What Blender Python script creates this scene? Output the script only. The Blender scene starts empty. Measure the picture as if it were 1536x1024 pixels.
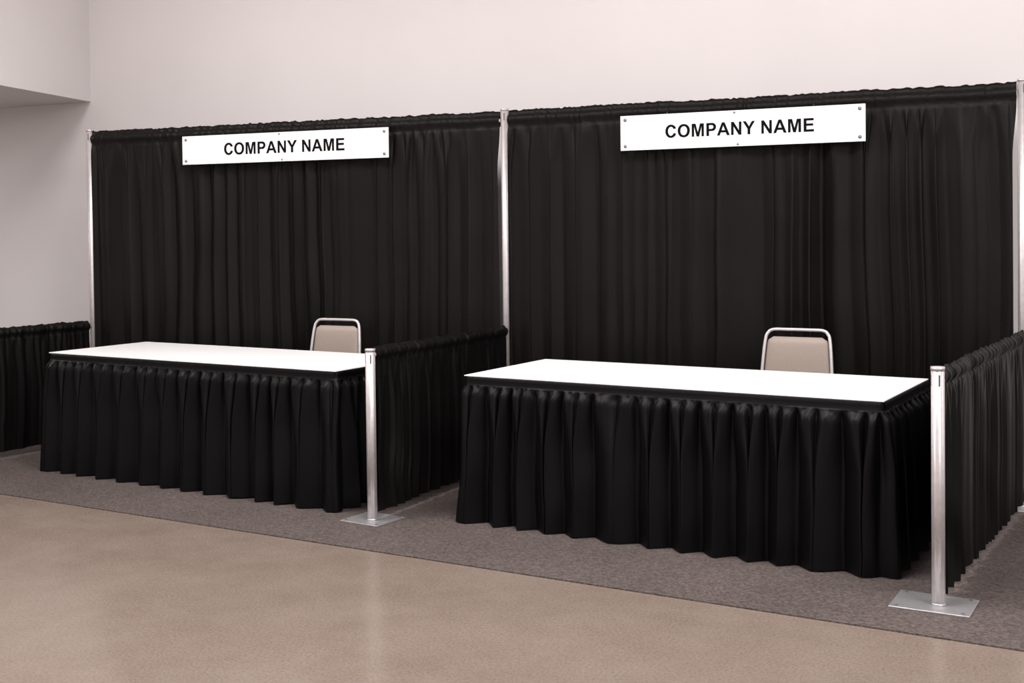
import bpy, math, numpy as np, random
from mathutils import Matrix, Vector
random.seed(4)
scene=bpy.context.scene
COL=scene.collection
try: scene.view_settings.view_transform='Standard'
except Exception: pass

# ------------------------------------------------------------ materials
def new_mat(name):
    m=bpy.data.materials.new(name); m.use_nodes=True
    nt=m.node_tree; b=nt.nodes['Principled BSDF']
    return m,nt,b
def N(nt,t,**kw):
    n=nt.nodes.new(t)
    for k,v in kw.items():
        if k in n.inputs.keys(): n.inputs[k].default_value=v
        else: setattr(n,k,v)
    return n
def ramp(nt,src,stops):
    r=nt.nodes.new('ShaderNodeValToRGB')
    e=r.color_ramp.elements
    while len(e)<len(stops): e.new(0.5)
    for el,(p,c) in zip(e,stops): el.position=p; el.color=(*c,1)
    nt.links.new(src,r.inputs[0]); return r
def coords(nt): return N(nt,'ShaderNodeTexCoord').outputs['Object']
def bump(nt,b,h,strength,dist):
    n=nt.nodes.new('ShaderNodeBump'); n.inputs['Strength'].default_value=strength; n.inputs['Distance'].default_value=dist
    nt.links.new(h,n.inputs['Height']); nt.links.new(n.outputs[0],b.inputs['Normal'])

def mat_cloth(name,c1,c2,rough,sheen,sheen_tint,spec=0.12):
    m,nt,b=new_mat(name); co=coords(nt)
    n=N(nt,'ShaderNodeTexNoise',Scale=3.0,Detail=4.0); nt.links.new(co,n.inputs['Vector'])
    r=ramp(nt,n.outputs[0],[(0.3,c1),(0.7,c2)]); nt.links.new(r.outputs[0],b.inputs['Base Color'])
    b.inputs['Roughness'].default_value=rough
    b.inputs['Specular IOR Level'].default_value=spec
    b.inputs['Sheen Weight'].default_value=sheen; b.inputs['Sheen Roughness'].default_value=0.45
    b.inputs['Sheen Tint'].default_value=(*sheen_tint,1)
    f=N(nt,'ShaderNodeTexNoise',Scale=400.0,Detail=2.0); nt.links.new(co,f.inputs['Vector'])
    bump(nt,b,f.outputs[0],0.12,0.001)
    return m
M_drape=mat_cloth('black_drape_fabric',(0.0042,0.0032,0.0029),(0.0064,0.0051,0.0046),0.5,0.003,(1,.9,.86),.15)
M_skirt=mat_cloth('black_skirt_fabric',(0.0016,0.0014,0.0018),(0.0028,0.0025,0.0031),0.45,0.002,(.97,.93,1),0.15)
M_rail=mat_cloth('black_rail_fabric',(0.0034,0.0028,0.0027),(0.0052,0.0043,0.0042),0.52,0.003,(1,.92,.9),.13)

def mat_wall():
    m,nt,b=new_mat('painted_wall'); co=coords(nt)
    n=N(nt,'ShaderNodeTexNoise',Scale=0.8,Detail=3.0); nt.links.new(co,n.inputs['Vector'])
    r=ramp(nt,n.outputs[0],[(0.3,(0.655,0.618,0.616)),(0.7,(0.695,0.658,0.656))]); nt.links.new(r.outputs[0],b.inputs['Base Color'])
    b.inputs['Roughness'].default_value=0.85
    f=N(nt,'ShaderNodeTexNoise',Scale=120.0,Detail=3.0); nt.links.new(co,f.inputs['Vector'])
    bump(nt,b,f.outputs[0],0.08,0.002)
    return m
M_wall=mat_wall()
def mat_concrete():
    m,nt,b=new_mat('polished_concrete'); co=coords(nt)
    a=N(nt,'ShaderNodeTexNoise',Scale=3.0,Detail=10.0,Roughness=0.72); nt.links.new(co,a.inputs['Vector'])
    r=ramp(nt,a.outputs[0],[(0.3,(0.208,0.160,0.131)),(0.5,(0.230,0.180,0.149)),(0.7,(0.252,0.200,0.168))])
    g=N(nt,'ShaderNodeTexNoise',Scale=90.0,Detail=6.0,Roughness=0.75); nt.links.new(co,g.inputs['Vector'])
    rg=ramp(nt,g.outputs[0],[(0.35,(0.76,0.75,0.74)),(0.5,(1,1,1)),(0.68,(1.2,1.2,1.2))])
    mx=N(nt,'ShaderNodeMix',data_type='RGBA',blend_type='MULTIPLY'); mx.inputs[0].default_value=1
    nt.links.new(r.outputs[0],mx.inputs[6]); nt.links.new(rg.outputs[0],mx.inputs[7])
    nt.links.new(mx.outputs[2],b.inputs['Base Color'])
    rr=ramp(nt,a.outputs[0],[(0.3,(0.19,)*3),(0.7,(0.26,)*3)]); nt.links.new(rr.outputs[0],b.inputs['Roughness'])
    b.inputs['Specular IOR Level'].default_value=0.75
    bump(nt,b,g.outputs[0],0.04,0.002)
    return m
M_conc=mat_concrete()
def mat_carpet():
    m,nt,b=new_mat('booth_carpet'); co=coords(nt)
    mp=N(nt,'ShaderNodeMapping'); mp.inputs['Scale'].default_value=(1,1.6,1); nt.links.new(co,mp.inputs['Vector'])
    a=N(nt,'ShaderNodeTexNoise',Scale=66.0,Detail=5.0,Roughness=0.75); nt.links.new(mp.outputs[0],a.inputs['Vector'])
    r=ramp(nt,a.outputs[0],[(0.33,(0.049,0.039,0.036)),(0.5,(0.100,0.081,0.076)),(0.67,(0.178,0.147,0.137))])
    g=N(nt,'ShaderNodeTexNoise',Scale=2.0,Detail=3.0); nt.links.new(co,g.inputs['Vector'])
    rg=ramp(nt,g.outputs[0],[(0.3,(0.9,)*3),(0.7,(1.06,)*3)])
    mx=N(nt,'ShaderNodeMix',data_type='RGBA',blend_type='MULTIPLY'); mx.inputs[0].default_value=1
    nt.links.new(r.outputs[0],mx.inputs[6]); nt.links.new(rg.outputs[0],mx.inputs[7])
    nt.links.new(mx.outputs[2],b.inputs['Base Color'])
    b.inputs['Roughness'].default_value=0.95; b.inputs['Specular IOR Level'].default_value=0.1
    bump(nt,b,a.outputs[0],0.45,0.004)
    return m
M_carpet=mat_carpet()
def mat_simple(name,c,rough,metal=0.0,spec=0.5,nscale=40,amt=0.06):
    m,nt,b=new_mat(name); co=coords(nt)
    n=N(nt,'ShaderNodeTexNoise',Scale=float(nscale),Detail=3.0); nt.links.new(co,n.inputs['Vector'])
    lo=tuple(x*(1-amt) for x in c); hi=tuple(min(1,x*(1+amt)) for x in c)
    r=ramp(nt,n.outputs[0],[(0.3,lo),(0.7,hi)]); nt.links.new(r.outputs[0],b.inputs['Base Color'])
    b.inputs['Roughness'].default_value=rough; b.inputs['Metallic'].default_value=metal
    b.inputs['Specular IOR Level'].default_value=spec
    return m
M_alu=mat_simple('brushed_aluminium',(0.62,0.58,0.58),0.45,0.6)
M_steel=mat_simple('galvanised_steel_plate',(0.50,0.49,0.50),0.42,0.7)
M_white=mat_simple('white_vinyl_table_cover',(0.90,0.895,0.90),0.45,amt=0.01)
M_sign=mat_simple('white_sign_board',(0.80,0.80,0.82),0.5,amt=0.01)
M_ink=mat_simple('black_sign_lettering',(0.004,0.004,0.004),0.8,spec=.08)
M_dark=mat_simple('dark_slot',(0.10,0.10,0.10),0.6)
M_uph=mat_simple('taupe_chair_vinyl',(0.33,0.268,0.230),0.6,nscale=200,amt=0.08)
M_frame=mat_simple('silver_chair_frame',(0.66,0.64,0.63),0.4,0.5)
M_grey=mat_simple('sign_grommet_metal',(0.25,0.25,0.26),0.4,0.5)
M_board=mat_simple('table_underside_wood',(0.25,0.17,0.10),0.6)
M_ceil=mat_simple('ceiling_paint',(0.6,0.57,0.56),0.9)

# ------------------------------------------------------------ helpers
def add_mesh(name,verts,faces,mat,parent=None,smooth=False):
    me=bpy.data.meshes.new(name); me.from_pydata([tuple(map(float,v)) for v in verts],[],faces); me.update()
    if smooth:
        me.polygons.foreach_set('use_smooth',[True]*len(me.polygons))
    me.materials.append(mat)
    ob=bpy.data.objects.new(name,me); COL.objects.link(ob)
    if parent is not None:
        ob.parent=parent; ob.matrix_parent_inverse=Matrix.LocRotScale(parent.location,parent.rotation_euler,None).inverted()
    return ob
def empty(name,loc):
    e=bpy.data.objects.new(name,None); e.location=loc; e.empty_display_size=.2; COL.objects.link(e); return e
def box_vf(x0,x1,y0,y1,z0,z1):
    v=[(x,y,z) for z in (z0,z1) for x,y in ((x0,y0),(x1,y0),(x1,y1),(x0,y1))]
    f=[(0,3,2,1),(4,5,6,7),(0,1,5,4),(1,2,6,5),(2,3,7,6),(3,0,4,7)]
    return v,f
def prism(name,poly,z0,z1,mat,parent=None,bev=0):
    n=len(poly)
    v=[(x,y,z0) for x,y in poly]+[(x,y,z1) for x,y in poly]
    f=[tuple(range(n-1,-1,-1)),tuple(range(n,2*n))]+[(i,(i+1)%n,n+(i+1)%n,n+i) for i in range(n)]
    ob=add_mesh(name,v,f,mat,parent)
    if bev:
        m=ob.modifiers.new('bevel','BEVEL'); m.width=bev; m.segments=3
    return ob
def catmull(P,k=8):
    P=[np.array(p,float) for p in P]; Q=[2*P[0]-P[1]]+P+[2*P[-1]-P[-2]]; out=[]
    for i in range(1,len(Q)-2):
        for j in range(k):
            t=j/k; a,b,c,d=Q[i-1],Q[i],Q[i+1],Q[i+2]
            out.append(.5*((2*b)+(-a+c)*t+(2*a-5*b+4*c-d)*t*t+(-a+3*b-3*c+d)*t**3))
    out.append(P[-1]); return out
def tube(name,P,r,mat,parent=None,seg=14,smooth_path=True,flute=0.0,nfl=8):
    P=catmull(P) if smooth_path and len(P)>2 else [np.array(p,float) for p in P]
    v=[];f=[];up=None
    for i,p in enumerate(P):
        t=P[min(i+1,len(P)-1)]-P[max(i-1,0)]; t/=np.linalg.norm(t)
        if up is None:
            up=np.array([0,0,1.]) if abs(t[2])<.9 else np.array([1.,0,0])
        a=np.cross(t,up); a/=np.linalg.norm(a); b=np.cross(a,t); up=b
        for k in range(seg):
            th=2*math.pi*k/seg; rr=r-(flute if flute and (k%(seg//nfl))==0 else 0)
            v.append(p+rr*(a*math.cos(th)+b*math.sin(th)))
    for i in range(len(P)-1):
        for k in range(seg):
            k2=(k+1)%seg; f.append((i*seg+k,i*seg+k2,(i+1)*seg+k2,(i+1)*seg+k))
    f.append(tuple(range(seg-1,-1,-1))); f.append(tuple((len(P)-1)*seg+k for k in range(seg)))
    ob=add_mesh(name,v,f,mat,parent,smooth=True)
    return ob
def sn(seed):
    rg=np.random.RandomState(seed).uniform(-1,1,997)
    def g(x):
        x=np.asarray(x,float); i=np.floor(x).astype(int); t=x-i; t=t*t*(3-2*t)
        return rg[i%997]*(1-t)+rg[(i+1)%997]*t
    return g
def ease(x): x=np.clip(x,0,1); return x*x*(3-2*x)
def fold(ph,p=.75):  # rounded ridges outward, creased valleys (one ridge per unit phase)
    return 2*np.abs(np.sin(math.pi*ph))**p-1.2

# gathered cloth on a rod, from A to B (xy); nsign picks the front side
def drape(name,A,B,ztop,zbot,mat,parent,nsign=1,fin=0.03,r=0.024,lam=0.135,amp=0.034,seed=1,step=0.005,rows=46,alo=.023,broad=.008):
    A=np.array(A,float);B=np.array(B,float);L=np.linalg.norm(B-A);d=(B-A)/L
    n=np.array([d[1],-d[0]])*nsign
    ns=int(L/step); s=np.linspace(0,L,ns)
    n1,n2,n3,n4,n5,n6=[sn(seed*17+i) for i in range(6)]
    n7,n8=sn(seed*17+11),sn(seed*17+12)
    def W(s,k=0): return n1(s/0.017+k)*.6+n2(s/0.035+k)*.6
    def ph(sp): return sp/lam+1.0*n3(sp/(2.4*lam))
    def F(sp): return (.75+.5*n4(sp/(1.3*lam)+9))*fold(ph(sp),.95)
    def F2(sp): return fold(2*ph(sp)+.35+.5*n5(sp/(1.1*lam)),.8)*(.7+.6*n6(sp/lam))
    R=[]
    zc=ztop-fin-r
    R.append((-r*.25,zc-r*1.35,.003,0,0))
    for a in (215,180,145,115): R.append((r*math.cos(math.radians(a)),zc+r*math.sin(math.radians(a)),.004,0,0))
    if fin>0:
        R+=[(-.006,zc+r*1.02,.003,0,0),(-.004,zc+r+fin*.5,.006,0,.002),(-.001,ztop,.009,0,.006),(.004,zc+r+fin*.5,.009,0,.002),(.006,zc+r*1.02,.004,0,0)]
    else: R.append((0,zc+r,.004,0,.003))
    for a in (65,35,0,-35): R.append((r*math.cos(math.radians(a)),zc+r*math.sin(math.radians(a)),.010,0,.001))
    R.append((r*.30,zc-r*1.35,.005,0,0))
    zz=zc-r*1.35; H=zz-zbot
    for i in range(1,rows+1):
        t=(i/rows)**1.35
        R.append((r*.5,zz-H*t,None,t,0))
    V=[]
    for (o,z,hf,t,zj) in R:
        if hf is None:
            dm=H*t
            sp=s+0.034*n2(s*1.5+t*2.6+50)*t+0.012*n5(s*4+t*5)*t
            mix=float(ease(dm/.5))
            k7=n7(s/.5+t*1.3)
            a_=np.clip(.92+.25*k7,.3,1.2)
            disp=.006*W(s,dm*.3)*math.exp(-dm*7)+amp*float(ease(dm/.22))*(.55+.45*mix)*F(sp)*(.8+.25*t)*a_+amp*(.40-.2*mix)*float(ease(dm/.06))*F2(sp)*(1.3-.4*a_)+amp*.14*n4(sp/.03)*math.exp(-dm*.6)
            disp=disp+broad*mix*n8(s/.33+t*.5)
            along=alo*float(ease(dm/.3))*np.sin(2*math.pi*ph(sp))*a_
            off=o+disp
            zrow=z+(0.006*n6(s/.09)*t**3)
        else:
            off=o+hf*W(s); along=0*s; zrow=z+zj*W(s,5)+.003*n3(s/.25)
        ss=np.clip(s+along,0,L)
        xy=A[None]+ss[:,None]*d[None]+off[:,None]*n[None]
        V.append(np.column_stack([xy,zrow+0*s]))
    nr=len(V); V=np.concatenate(V)
    f=[(i*ns+j,i*ns+j+1,(i+1)*ns+j+1,(i+1)*ns+j) for i in range(nr-1) for j in range(ns-1)]
    return add_mesh(name,V,f,mat,parent,smooth=True)

def skirt(name,O,w,dp,rot,ztop,zbot,mat,parent,seed,lam=.18,amp=.033):
    rc=.03; pts=[]; nor=[]
    def line(a,b,nn):
        L=math.dist(a,b); k=max(2,int(L/.004))
        for i in range(k): pts.append((a[0]+(b[0]-a[0])*i/k,a[1]+(b[1]-a[1])*i/k)); nor.append(nn)
    def arc(c,a0,a1):
        k=14
        for i in range(k):
            a=math.radians(a0+(a1-a0)*i/k); pts.append((c[0]+rc*math.cos(a),c[1]+rc*math.sin(a))); nor.append((math.cos(a),math.sin(a)))
    line((0,dp),(0,rc),(-1,0)); arc((rc,rc),180,270); line((rc,0),(w-rc,0),(0,-1)); arc((w-rc,rc),270,360); line((w,rc),(w,dp),(1,0))
    pts=np.array(pts);nor=np.array(nor); n=len(pts)
    s=np.r_[0,np.cumsum(np.maximum(np.linalg.norm(np.diff(pts+nor*.03,axis=0),axis=1),1e-5))]
    tan=np.column_stack([-nor[:,1],nor[:,0]])
    n1,n2,n3,n4,n5,n6=[sn(seed*31+i) for i in range(6)]
    n7=sn(seed*31+9)
    def ph(sp): return sp/lam+.25*n3(sp/(1.6*lam))
    def F(sp): return (.95+.22*n4(sp/(1.2*lam)+5))*fold(ph(sp),.9)
    def F2(sp): return fold(2*ph(sp)+.15*n5(sp/lam),.85)*(.9+.25*n6(sp/.1))
    def F4(sp): return fold(4*ph(sp)+.4*n5(sp/(.6*lam)),.8)*(.7+.5*n2(sp/.06))
    rows=[]; H=ztop-zbot
    for z,o in ((ztop+.002,.002),(ztop,.005),(ztop-.018,.006),(ztop-.036,.006),(ztop-.040,.009)):
        rows.append((z,o+.0012*n1(s/.04),0*s,0))
    K=46
    for i in range(1,K+1):
        t=(i/K)**1.5; dm=(H-.04)*t
        sp=s+.014*n2(s*2.3+t*2)*t+.004*n7(s*6+t*4)*t
        up=float(ease(dm/.30)); m2=float(ease(dm/.04))*(1-.65*float(ease(dm/.55))); m4=float(ease(dm/.012))*math.exp(-dm*9)
        disp=.010+.012*float(ease(dm/.06))+.022*t + amp*(.25+.75*up)*float(ease(dm/.05))*F(sp)*(.8+.35*t)+ .022*m2*F2(sp)+.006*m4*F4(sp)+.0025*n5(sp/.045+t*.8)*float(ease(dm/.2))
        disp=disp+.032*t*np.maximum(0,-nor[:,0])**2
        along=.024*up*np.sin(2*math.pi*ph(sp))
        z=ztop-.040-dm+ .003*n6(s/.12)*t**3
        rows.append((z,disp,along,t))
    V=[];c_,s_=math.cos(rot),math.sin(rot)
    for z,o,al,t in rows:
        P=pts+nor*o[:,None]+tan*al[:,None]
        X=O[0]+c_*P[:,0]-s_*P[:,1]; Y=O[1]+s_*P[:,0]+c_*P[:,1]
        V.append(np.column_stack([X,Y,np.broadcast_to(z,X.shape)]))
    nr=len(V);V=np.concatenate(V)
    f=[(i*n+j,(i+1)*n+j,(i+1)*n+j+1,i*n+j+1) for i in range(nr-1) for j in range(n-1)]
    return add_mesh(name,V,f,mat,parent,smooth=True)

# ------------------------------------------------------------ room shell
def quadbox(name,x0,x1,y0,y1,z0,z1,mat): return add_mesh(name,*box_vf(x0,x1,y0,y1,z0,z1),mat)
ZC=4.6
quadbox('floor',-8,9,-13,0.4,-.1,0,M_conc)
def ce(x): return -1.85-.0651*(x+2.39)
prism('booth_carpet',[(-7.5,ce(-7.5)),(8.5,ce(8.5)),(8.5,.38),(-7.5,.38)],0,.006,M_carpet)
quadbox('wall_back',-8,9,.4,.6,0,ZC,M_wall)
quadbox('wall_left',-8.2,-8,-13,.6,0,ZC,M_wall)
quadbox('ceiling',-8.2,9,-13,.6,ZC,ZC+.1,M_ceil)
prism('wall_bulkhead',[(-3.91,.4),(-7.99,.4),(-7.99,-6),(-2.27,-6)],2.57,ZC-.001,M_wall)

# ------------------------------------------------------------ pipe and drape
def post(name,x,y,h,plate=None,r=.0255,slot_dir=0):
    e=empty(name,(x,y,0))
    tube('tube',[(x,y,.014),(x,y,h-.012)],r,M_alu,e,seg=48,smooth_path=False,flute=.0022,nfl=8)
    tube('cap',[(x,y,h-.014),(x,y,h)],r+.0015,M_alu,e,seg=32,smooth_path=False)
    for k in range(4):
        a=slot_dir+k*math.pi/2+.3
        c,s_=math.cos(a),math.sin(a)
        v=[]
        for z in (h-.075,h-.03):
            for rr,w in ((r-.004,-.0035),(r+.0004,-.0035),(r+.0004,.0035),(r-.004,.0035)):
                v.append((x+c*rr-s_*w,y+s_*rr+c*w,z))
        add_mesh('slot_%d'%(k+1),v,[(0,3,2,1),(4,5,6,7),(0,1,5,4),(1,2,6,5),(2,3,7,6),(3,0,4,7)],M_dark,e)
    if plate is None:
        plate=[(x-.14,y-.12),(x+.14,y-.12),(x+.14,y+.12),(x-.14,y+.12)]
    prism('base_plate',plate,.006,.013,M_steel,e,bev=.002)
    cx=sum(p[0] for p in plate)/4; cy=sum(p[1] for p in plate)/4
    for i,p in enumerate(plate):
        px,py=cx+(p[0]-cx)*.82,cy+(p[1]-cy)*.82
        tube('bolt_%d'%(i+1),[(px,py,.012),(px,py,.0155)],.007,M_dark,e,seg=12,smooth_path=False)
    tube('collar',[(x,y,.013),(x,y,.022)],r+.002,M_steel,e,seg=24,smooth_path=False)
    return e
PL=(-3.20,-.308); PM=(0.005,0.0); PR=(2.995,.105)
FM=(-.01,-1.54); FR_=(2.81,-1.82); FL_=(-3.42,-1.90)
HB=2.255
def rp(c,w,d,rot):
    cc,s_=math.cos(rot),math.sin(rot)
    return [(c[0]+cc*a-s_*b,c[1]+s_*a+cc*b) for a,b in ((-w,-d),(w,-d),(w,d),(-w,d))]
post('drape_support_post',*PL,HB+.008); post('drape_support_post',*PM,HB+.008); post('drape_support_post',*PR,HB+.008)
post('rail_support_post',*FM,.90,plate=rp((-.025,-1.515),.125,.115,-.12),slot_dir=-1.2)
post('rail_support_post',*FR_,.95,plate=rp((2.79,-1.80),.152,.118,-.05),slot_dir=-1.5)
post('rail_support_post',*FL_,.88)

def backdrop(A,B,seed):
    A=np.array(A);B=np.array(B);d=(B-A)/np.linalg.norm(B-A)
    e=empty('backdrop_curtain',(*((A+B)/2),0))
    zt=HB-.005; fin=.030; r=.028
    tube('crossbar',[(*(A+d*.028),zt-fin-r-.003),(*(B-d*.028),zt-fin-r-.003)],.012,M_alu,e,smooth_path=False)
    drape('curtain',A+d*.029,B-d*.029,zt,.03,M_drape,e,seed=seed,fin=fin,r=r)
backdrop(PL,PM,3); backdrop(PM,PR,8)
def rail(A,B,za,seed,nsign):
    A=np.array(A);B=np.array(B);d=(B-A)/np.linalg.norm(B-A)
    e=empty('side_rail_curtain',(*((A+B)/2),0))
    tube('crossbar',[(*(A+d*.028),za-.038),(*(B-d*.028),za-.038)],.012,M_alu,e,smooth_path=False)
    drape('curtain',A+d*.045,B-d*.029,za,.05,M_rail,e,nsign=nsign,fin=.010,r=.026,lam=.11,amp=.022,seed=seed,rows=30,alo=.013,broad=.004)
rail(PM,FM,.905,21,-1); rail(PR,FR_,.945,25,-1); rail(PL,FL_,.885,29,-1)

# ------------------------------------------------------------ signs
def ell(cx,cy,rx,ry,a0,a1,k=40,p=1.0):
    out=[]
    for i in range(k+1):
        a=math.radians(a0+(a1-a0)*i/k); c,s_=math.cos(a),math.sin(a)
        out.append((cx+rx*math.copysign(abs(c)**p,c),cy+ry*math.copysign(abs(s_)**p,s_)))
    return out
GL={
'E':(667,[[(73,0),(73,716),(604,716),(604,595),(218,595),(218,436),(577,436),(577,315),(218,315),(218,121),(617,121),(617,0)]]),
'N':(722,[[(73,0),(73,716),(214,716),(507,238),(507,716),(641,716),(641,0),(496,0),(207,467),(207,0)]]),
'M':(833,[[(71,0),(71,716),(287,716),(417,228),(545,716),(762,716),(762,0),(628,0),(628,564),(486,0),(347,0),(205,564),(205,0)]]),
'A':(722,[[(718,0),(561,0),(498,163),(212,163),(153,0),(0,0),(279,716),(432,716)],[(452,284),(354,549),(257,284)]]),
'Y':(667,[[(261,0),(261,301),(-1,716),(169,716),(337,433),(502,716),(669,716),(406,300),(406,0)]]),
'P':(667,[[(73,0),(73,716)]+ell(400,493,219,223,90,-90,30)+[(218,270),(218,0)],[(218,595)]+ell(360,493,109,102,90,-90,24)+[(218,391)]]),
'O':(778,[ell(389,358,346,370,0,360,60,.93)[:-1],ell(389,358,194,246,0,360,60,.93)[:-1]]),
'C':(722,[ell(370,358,323,370,23.2,337.9,60,.95)+ell(370,358,170,246,337.3,27,50,.95)]),
}
def lettering(name,text,em,T,parent):
    cu=bpy.data.curves.new(name,'CURVE'); cu.dimensions='2D'; cu.fill_mode='BOTH'; cu.extrude=.0006
    adv=sum(GL[c][0] if c!=' ' else 278 for c in text)*em/1000
    x=-adv/2; k=em/1000
    for c in text:
        if c==' ': x+=278*k; continue
        w,loops=GL[c]
        for lp in loops:
            sp=cu.splines.new('POLY'); sp.points.add(len(lp)-1); sp.use_cyclic_u=True
            for q,(a,b) in zip(sp.points,lp): q.co=(x+a*k,(b-358)*k,0,1)
        x+=w*k
    tmp=bpy.data.objects.new(name+'_c',cu); COL.objects.link(tmp)
    dg=bpy.context.evaluated_depsgraph_get()
    me=bpy.data.meshes.new_from_object(tmp.evaluated_get(dg)); bpy.data.objects.remove(tmp)
    me.transform(T); me.materials.clear(); me.materials.append(M_ink)
    ob=bpy.data.objects.new(name,me); COL.objects.link(ob)
    ob.parent=parent; ob.matrix_parent_inverse=Matrix.Translation(parent.location).inverted()
def sign(A,B,zb,zt,em,dx):
    A=np.array(A);B=np.array(B);c=(A+B)/2;L=np.linalg.norm(B-A);ang=math.atan2(B[1]-A[1],B[0]-A[0])
    e=empty('company_name_sign',(*c,(zb+zt)/2))
    T=Matrix.Translation((*c,(zb+zt)/2))@Matrix.Rotation(ang,4,'Z')@Matrix.Rotation(math.pi/2,4,'X')
    h=(zt-zb)/2; w=L/2
    v,f=box_vf(-w,w,-h,h,-.005,0); v=[T@Vector(p) for p in v]
    ob=add_mesh('board',v,f,M_sign,e); m=ob.modifiers.new('b','BEVEL'); m.width=.001; m.segments=2
    lettering('lettering','COMPANY NAME',em,T@Matrix.Translation((dx,0,.0009)),e)
    for i,(gx,gy) in enumerate([(-w+.03,h-.025),(w-.03,h-.025),(-w+.03,-h+.025),(w-.03,-h+.025),(-.02,h-.012),(.0,-h+.012)]):
        r=.0095 if i<4 else .006
        P=[T@Vector((gx,gy,z)) for z in (-.001,.003)]
        tube('grommet_%d'%(i+1),[tuple(p) for p in P],r,M_grey,e,seg=20,smooth_path=False)
    for i,gx in enumerate((-w*.6,w*.6)):
        P=[T@Vector((gx,h-.02,-.004)),T@Vector((gx,h+.0,-.012)),T@Vector((gx,h+.015,-.03))]
        tube('hanger_%d'%(i+1),[tuple(p) for p in P],.0015,M_dark,e,seg=8)
sign((-2.34,-.305),(-.76,-.150),1.98,2.175,.1125,.01)
sign((.80,-.050),(2.21,.003),1.965,2.17,.104,0)

# ------------------------------------------------------------ tables
def table(O,w,dp,rot,seed,lam):
    c_,s_=math.cos(rot),math.sin(rot)
    def X(a,b): return (O[0]+c_*a-s_*b,O[1]+s_*a+c_*b)
    e=empty('skirted_table',(*X(w/2,dp/2),0))
    rect=lambda g:[X(-g,-g),X(w+g,-g),X(w+g,dp+g),X(-g,dp+g)]
    prism('table_cover',rect(.003),.754,.760,M_white,e,bev=.002)
    prism('tabletop_edge',rect(-.002),.725,.7535,M_skirt,e,bev=.002)
    prism('tabletop_board',rect(-.02),.715,.7248,M_board,e)
    skirt('skirt',O,w,dp,rot,.752,.012,M_skirt,e,seed,lam)
    for i,a in enumerate((.25,w-.25)):
        P=[X(a,.12),X(a,dp-.12)]
        tube('leg_frame_%d'%(i+1),[(*P[0],.006),(*P[0],.70),(*P[1],.70),(*P[1],.006)],.013,M_frame,e,smooth_path=False)
        tube('leg_brace_%d'%(i+1),[(*P[0],.3),(*P[1],.3)],.009,M_frame,e,smooth_path=False)
table((-2.65,-1.22),2.345,.79,-.0856,5,.18)
table((.43,-1.33),2.127,.842,-.080,11,.165)

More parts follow.
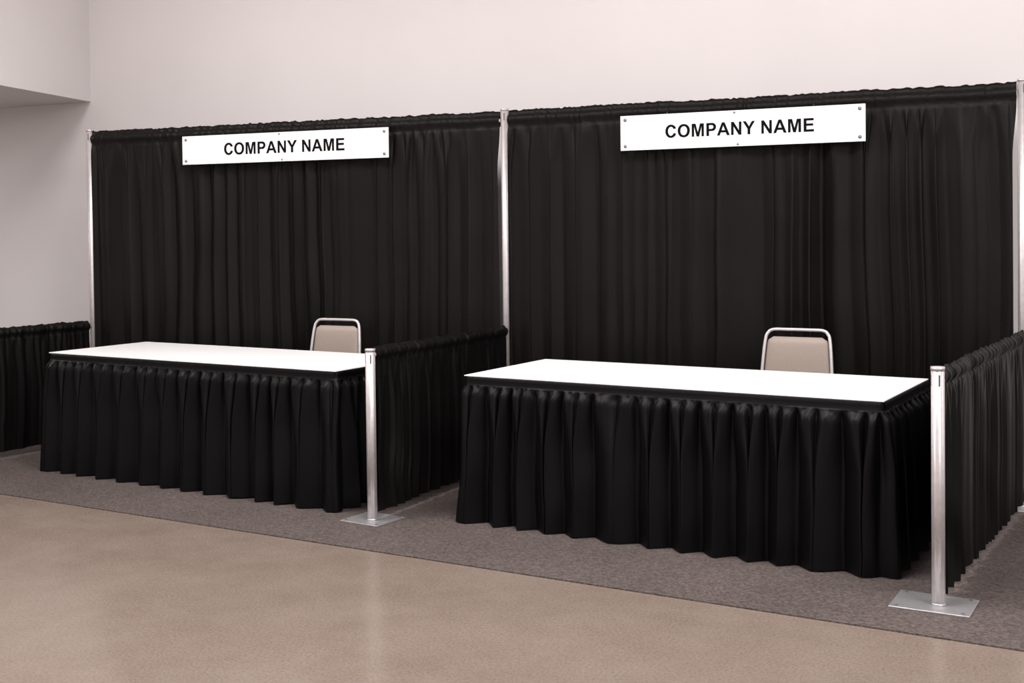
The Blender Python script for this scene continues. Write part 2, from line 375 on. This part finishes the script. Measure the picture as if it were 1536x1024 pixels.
# ------------------------------------------------------------ chairs
def chair(x,y,rot,top):
    e=empty('banquet_chair',(x,y,0))
    c_,s_=math.cos(rot),math.sin(rot)
    X=lambda a,b,z:(x+c_*a-s_*b,y+s_*a+c_*b,z)
    t=top
    half=[(.215,.10,.010),(.208,.05,.25),(.204,-.03,.45),(.200,-.03,.52),(.188,.0,.75),(.176,.018,t-.065),(.163,.026,t-.026),(.135,.03,t-.008)]
    full=[X(-a,b,z) for a,b,z in half]+[X(-.06,.031,t-.006),X(.06,.031,t-.006)]+[X(a,b,z) for a,b,z in reversed(half)]
    tube('back_frame',full,.009,M_frame,e)
    for sgn,nm in ((-1,'front_leg_1'),(1,'front_leg_2')):
        tube(nm,[X(sgn*.205,-.43,.010),X(sgn*.20,-.40,.25),X(sgn*.195,-.38,.42),X(sgn*.195,-.33,.44),X(sgn*.2,-.04,.44)],.010,M_frame,e)
    tube('front_rail',[X(-.195,-.37,.425),X(.195,-.37,.425)],.009,M_frame,e,smooth_path=False)
    pl=[(-.195,-.42),(.195,-.42),(.185,-.01),(-.185,-.01)]
    v=[X(a,b,.45) for a,b in pl]+[X(a,b,.505) for a,b in pl]
    f=[(0,3,2,1),(4,5,6,7),(0,1,5,4),(1,2,6,5),(2,3,7,6),(3,0,4,7)]
    ob=add_mesh('seat',v,f,M_uph,e,True); m=ob.modifiers.new('b','BEVEL'); m.width=.022; m.segments=5
    nu,nv=25,21; V=[];Fc=[]
    z0,z1=.56,t-.045
    for side in (1,-1):
        for j in range(nv):
            q=j/(nv-1); z=z0+(z1-z0)*q
            wd=.190-(.190-.162)*q**1.3
            yc=-.012+.036*q
            cr=0
            if q>.9: cr=.03*(1-math.sqrt(max(0,1-((q-.9)/.1)**2)))
            if q<.1: cr=.03*(1-math.sqrt(max(0,1-((.1-q)/.1)**2)))
            for i in range(nu):
                u=-1+2*i/(nu-1)
                th=.019*((1-abs(u)**6)**.5)*((1-abs(2*q-1)**8)**.5)+.001
                V.append(X(u*(wd-cr),yc-side*th,z))
    n=nu*nv
    for k in range(2):
        for j in range(nv-1):
            for i in range(nu-1):
                a=k*n+j*nu+i; q=(a,a+1,a+nu+1,a+nu); Fc.append(q if k==0 else q[::-1])
    for i in range(nu-1):
        Fc.append((i,n+i,n+i+1,i+1)); a=(nv-1)*nu+i; Fc.append((a,a+1,n+a+1,n+a))
    for j in range(nv-1):
        a=j*nu; Fc.append((a,a+nu,n+a+nu,n+a)); a=j*nu+nu-1; Fc.append((a,n+a,n+a+nu,a+nu))
    add_mesh('back_pad',V,Fc,M_uph,e,True)
chair(-1.10,-.29,0.0,.940)
chair(1.89,-.27,-.03,.951)

# ------------------------------------------------------------ lights
def area(name,loc,size,power,col=(1,.965,.955),target=None,sy=None):
    l=bpy.data.lights.new(name,'AREA'); l.energy=power; l.color=col; l.size=size
    if sy: l.shape='RECTANGLE'; l.size_y=sy
    o=bpy.data.objects.new(name,l); o.location=loc; COL.objects.link(o)
    if target is not None:
        o.rotation_euler=(Vector(target)-Vector(loc)).to_track_quat('-Z','Y').to_euler()
    return o
area('added_key_light',(-1.6,-2.9,4.5),1.4,150)
area('added_key_light',(1.6,-2.9,4.5),1.4,150)
area('added_key_light',(4.8,-2.9,4.5),1.4,130)
area('added_key_light',(-4.5,-7.5,4.3),1.8,620,target=(.3,-.5,1.2))  # added key from the left front, gives the cloth folds side contrast
area('added_key_light',(7.0,-6.0,4.3),1.8,220,target=(-1.0,-.5,1.8))
area('soffit_light',(-6.0,-1.8,2.55),.6,50)
w=bpy.data.worlds.new('world'); scene.world=w; w.use_nodes=True
bg=w.node_tree.nodes['Background']; bg.inputs[0].default_value=(1,.96,.955,1); bg.inputs[1].default_value=.85

# ------------------------------------------------------------ camera
f,py,yw,pt,rl=1814.704,386.380,-.464,-.023,-.012
d=np.array([math.sin(yw)*math.cos(pt),math.cos(yw)*math.cos(pt),math.sin(pt)])
r=np.array([math.cos(yw),-math.sin(yw),0]); u=np.cross(r,d)
r2=r*math.cos(rl)+u*math.sin(rl); u2=-r*math.sin(rl)+u*math.cos(rl)
cam=bpy.data.cameras.new('camera'); co=bpy.data.objects.new('camera',cam); COL.objects.link(co)
cam.sensor_width=36; cam.sensor_fit='HORIZONTAL'; cam.lens=f/1536*36; cam.shift_y=(py-512)/1536
M=Matrix(((r2[0],u2[0],-d[0],3.438),(r2[1],u2[1],-d[1],-6.781),(r2[2],u2[2],-d[2],1.504),(0,0,0,1)))
co.matrix_world=M; scene.camera=co
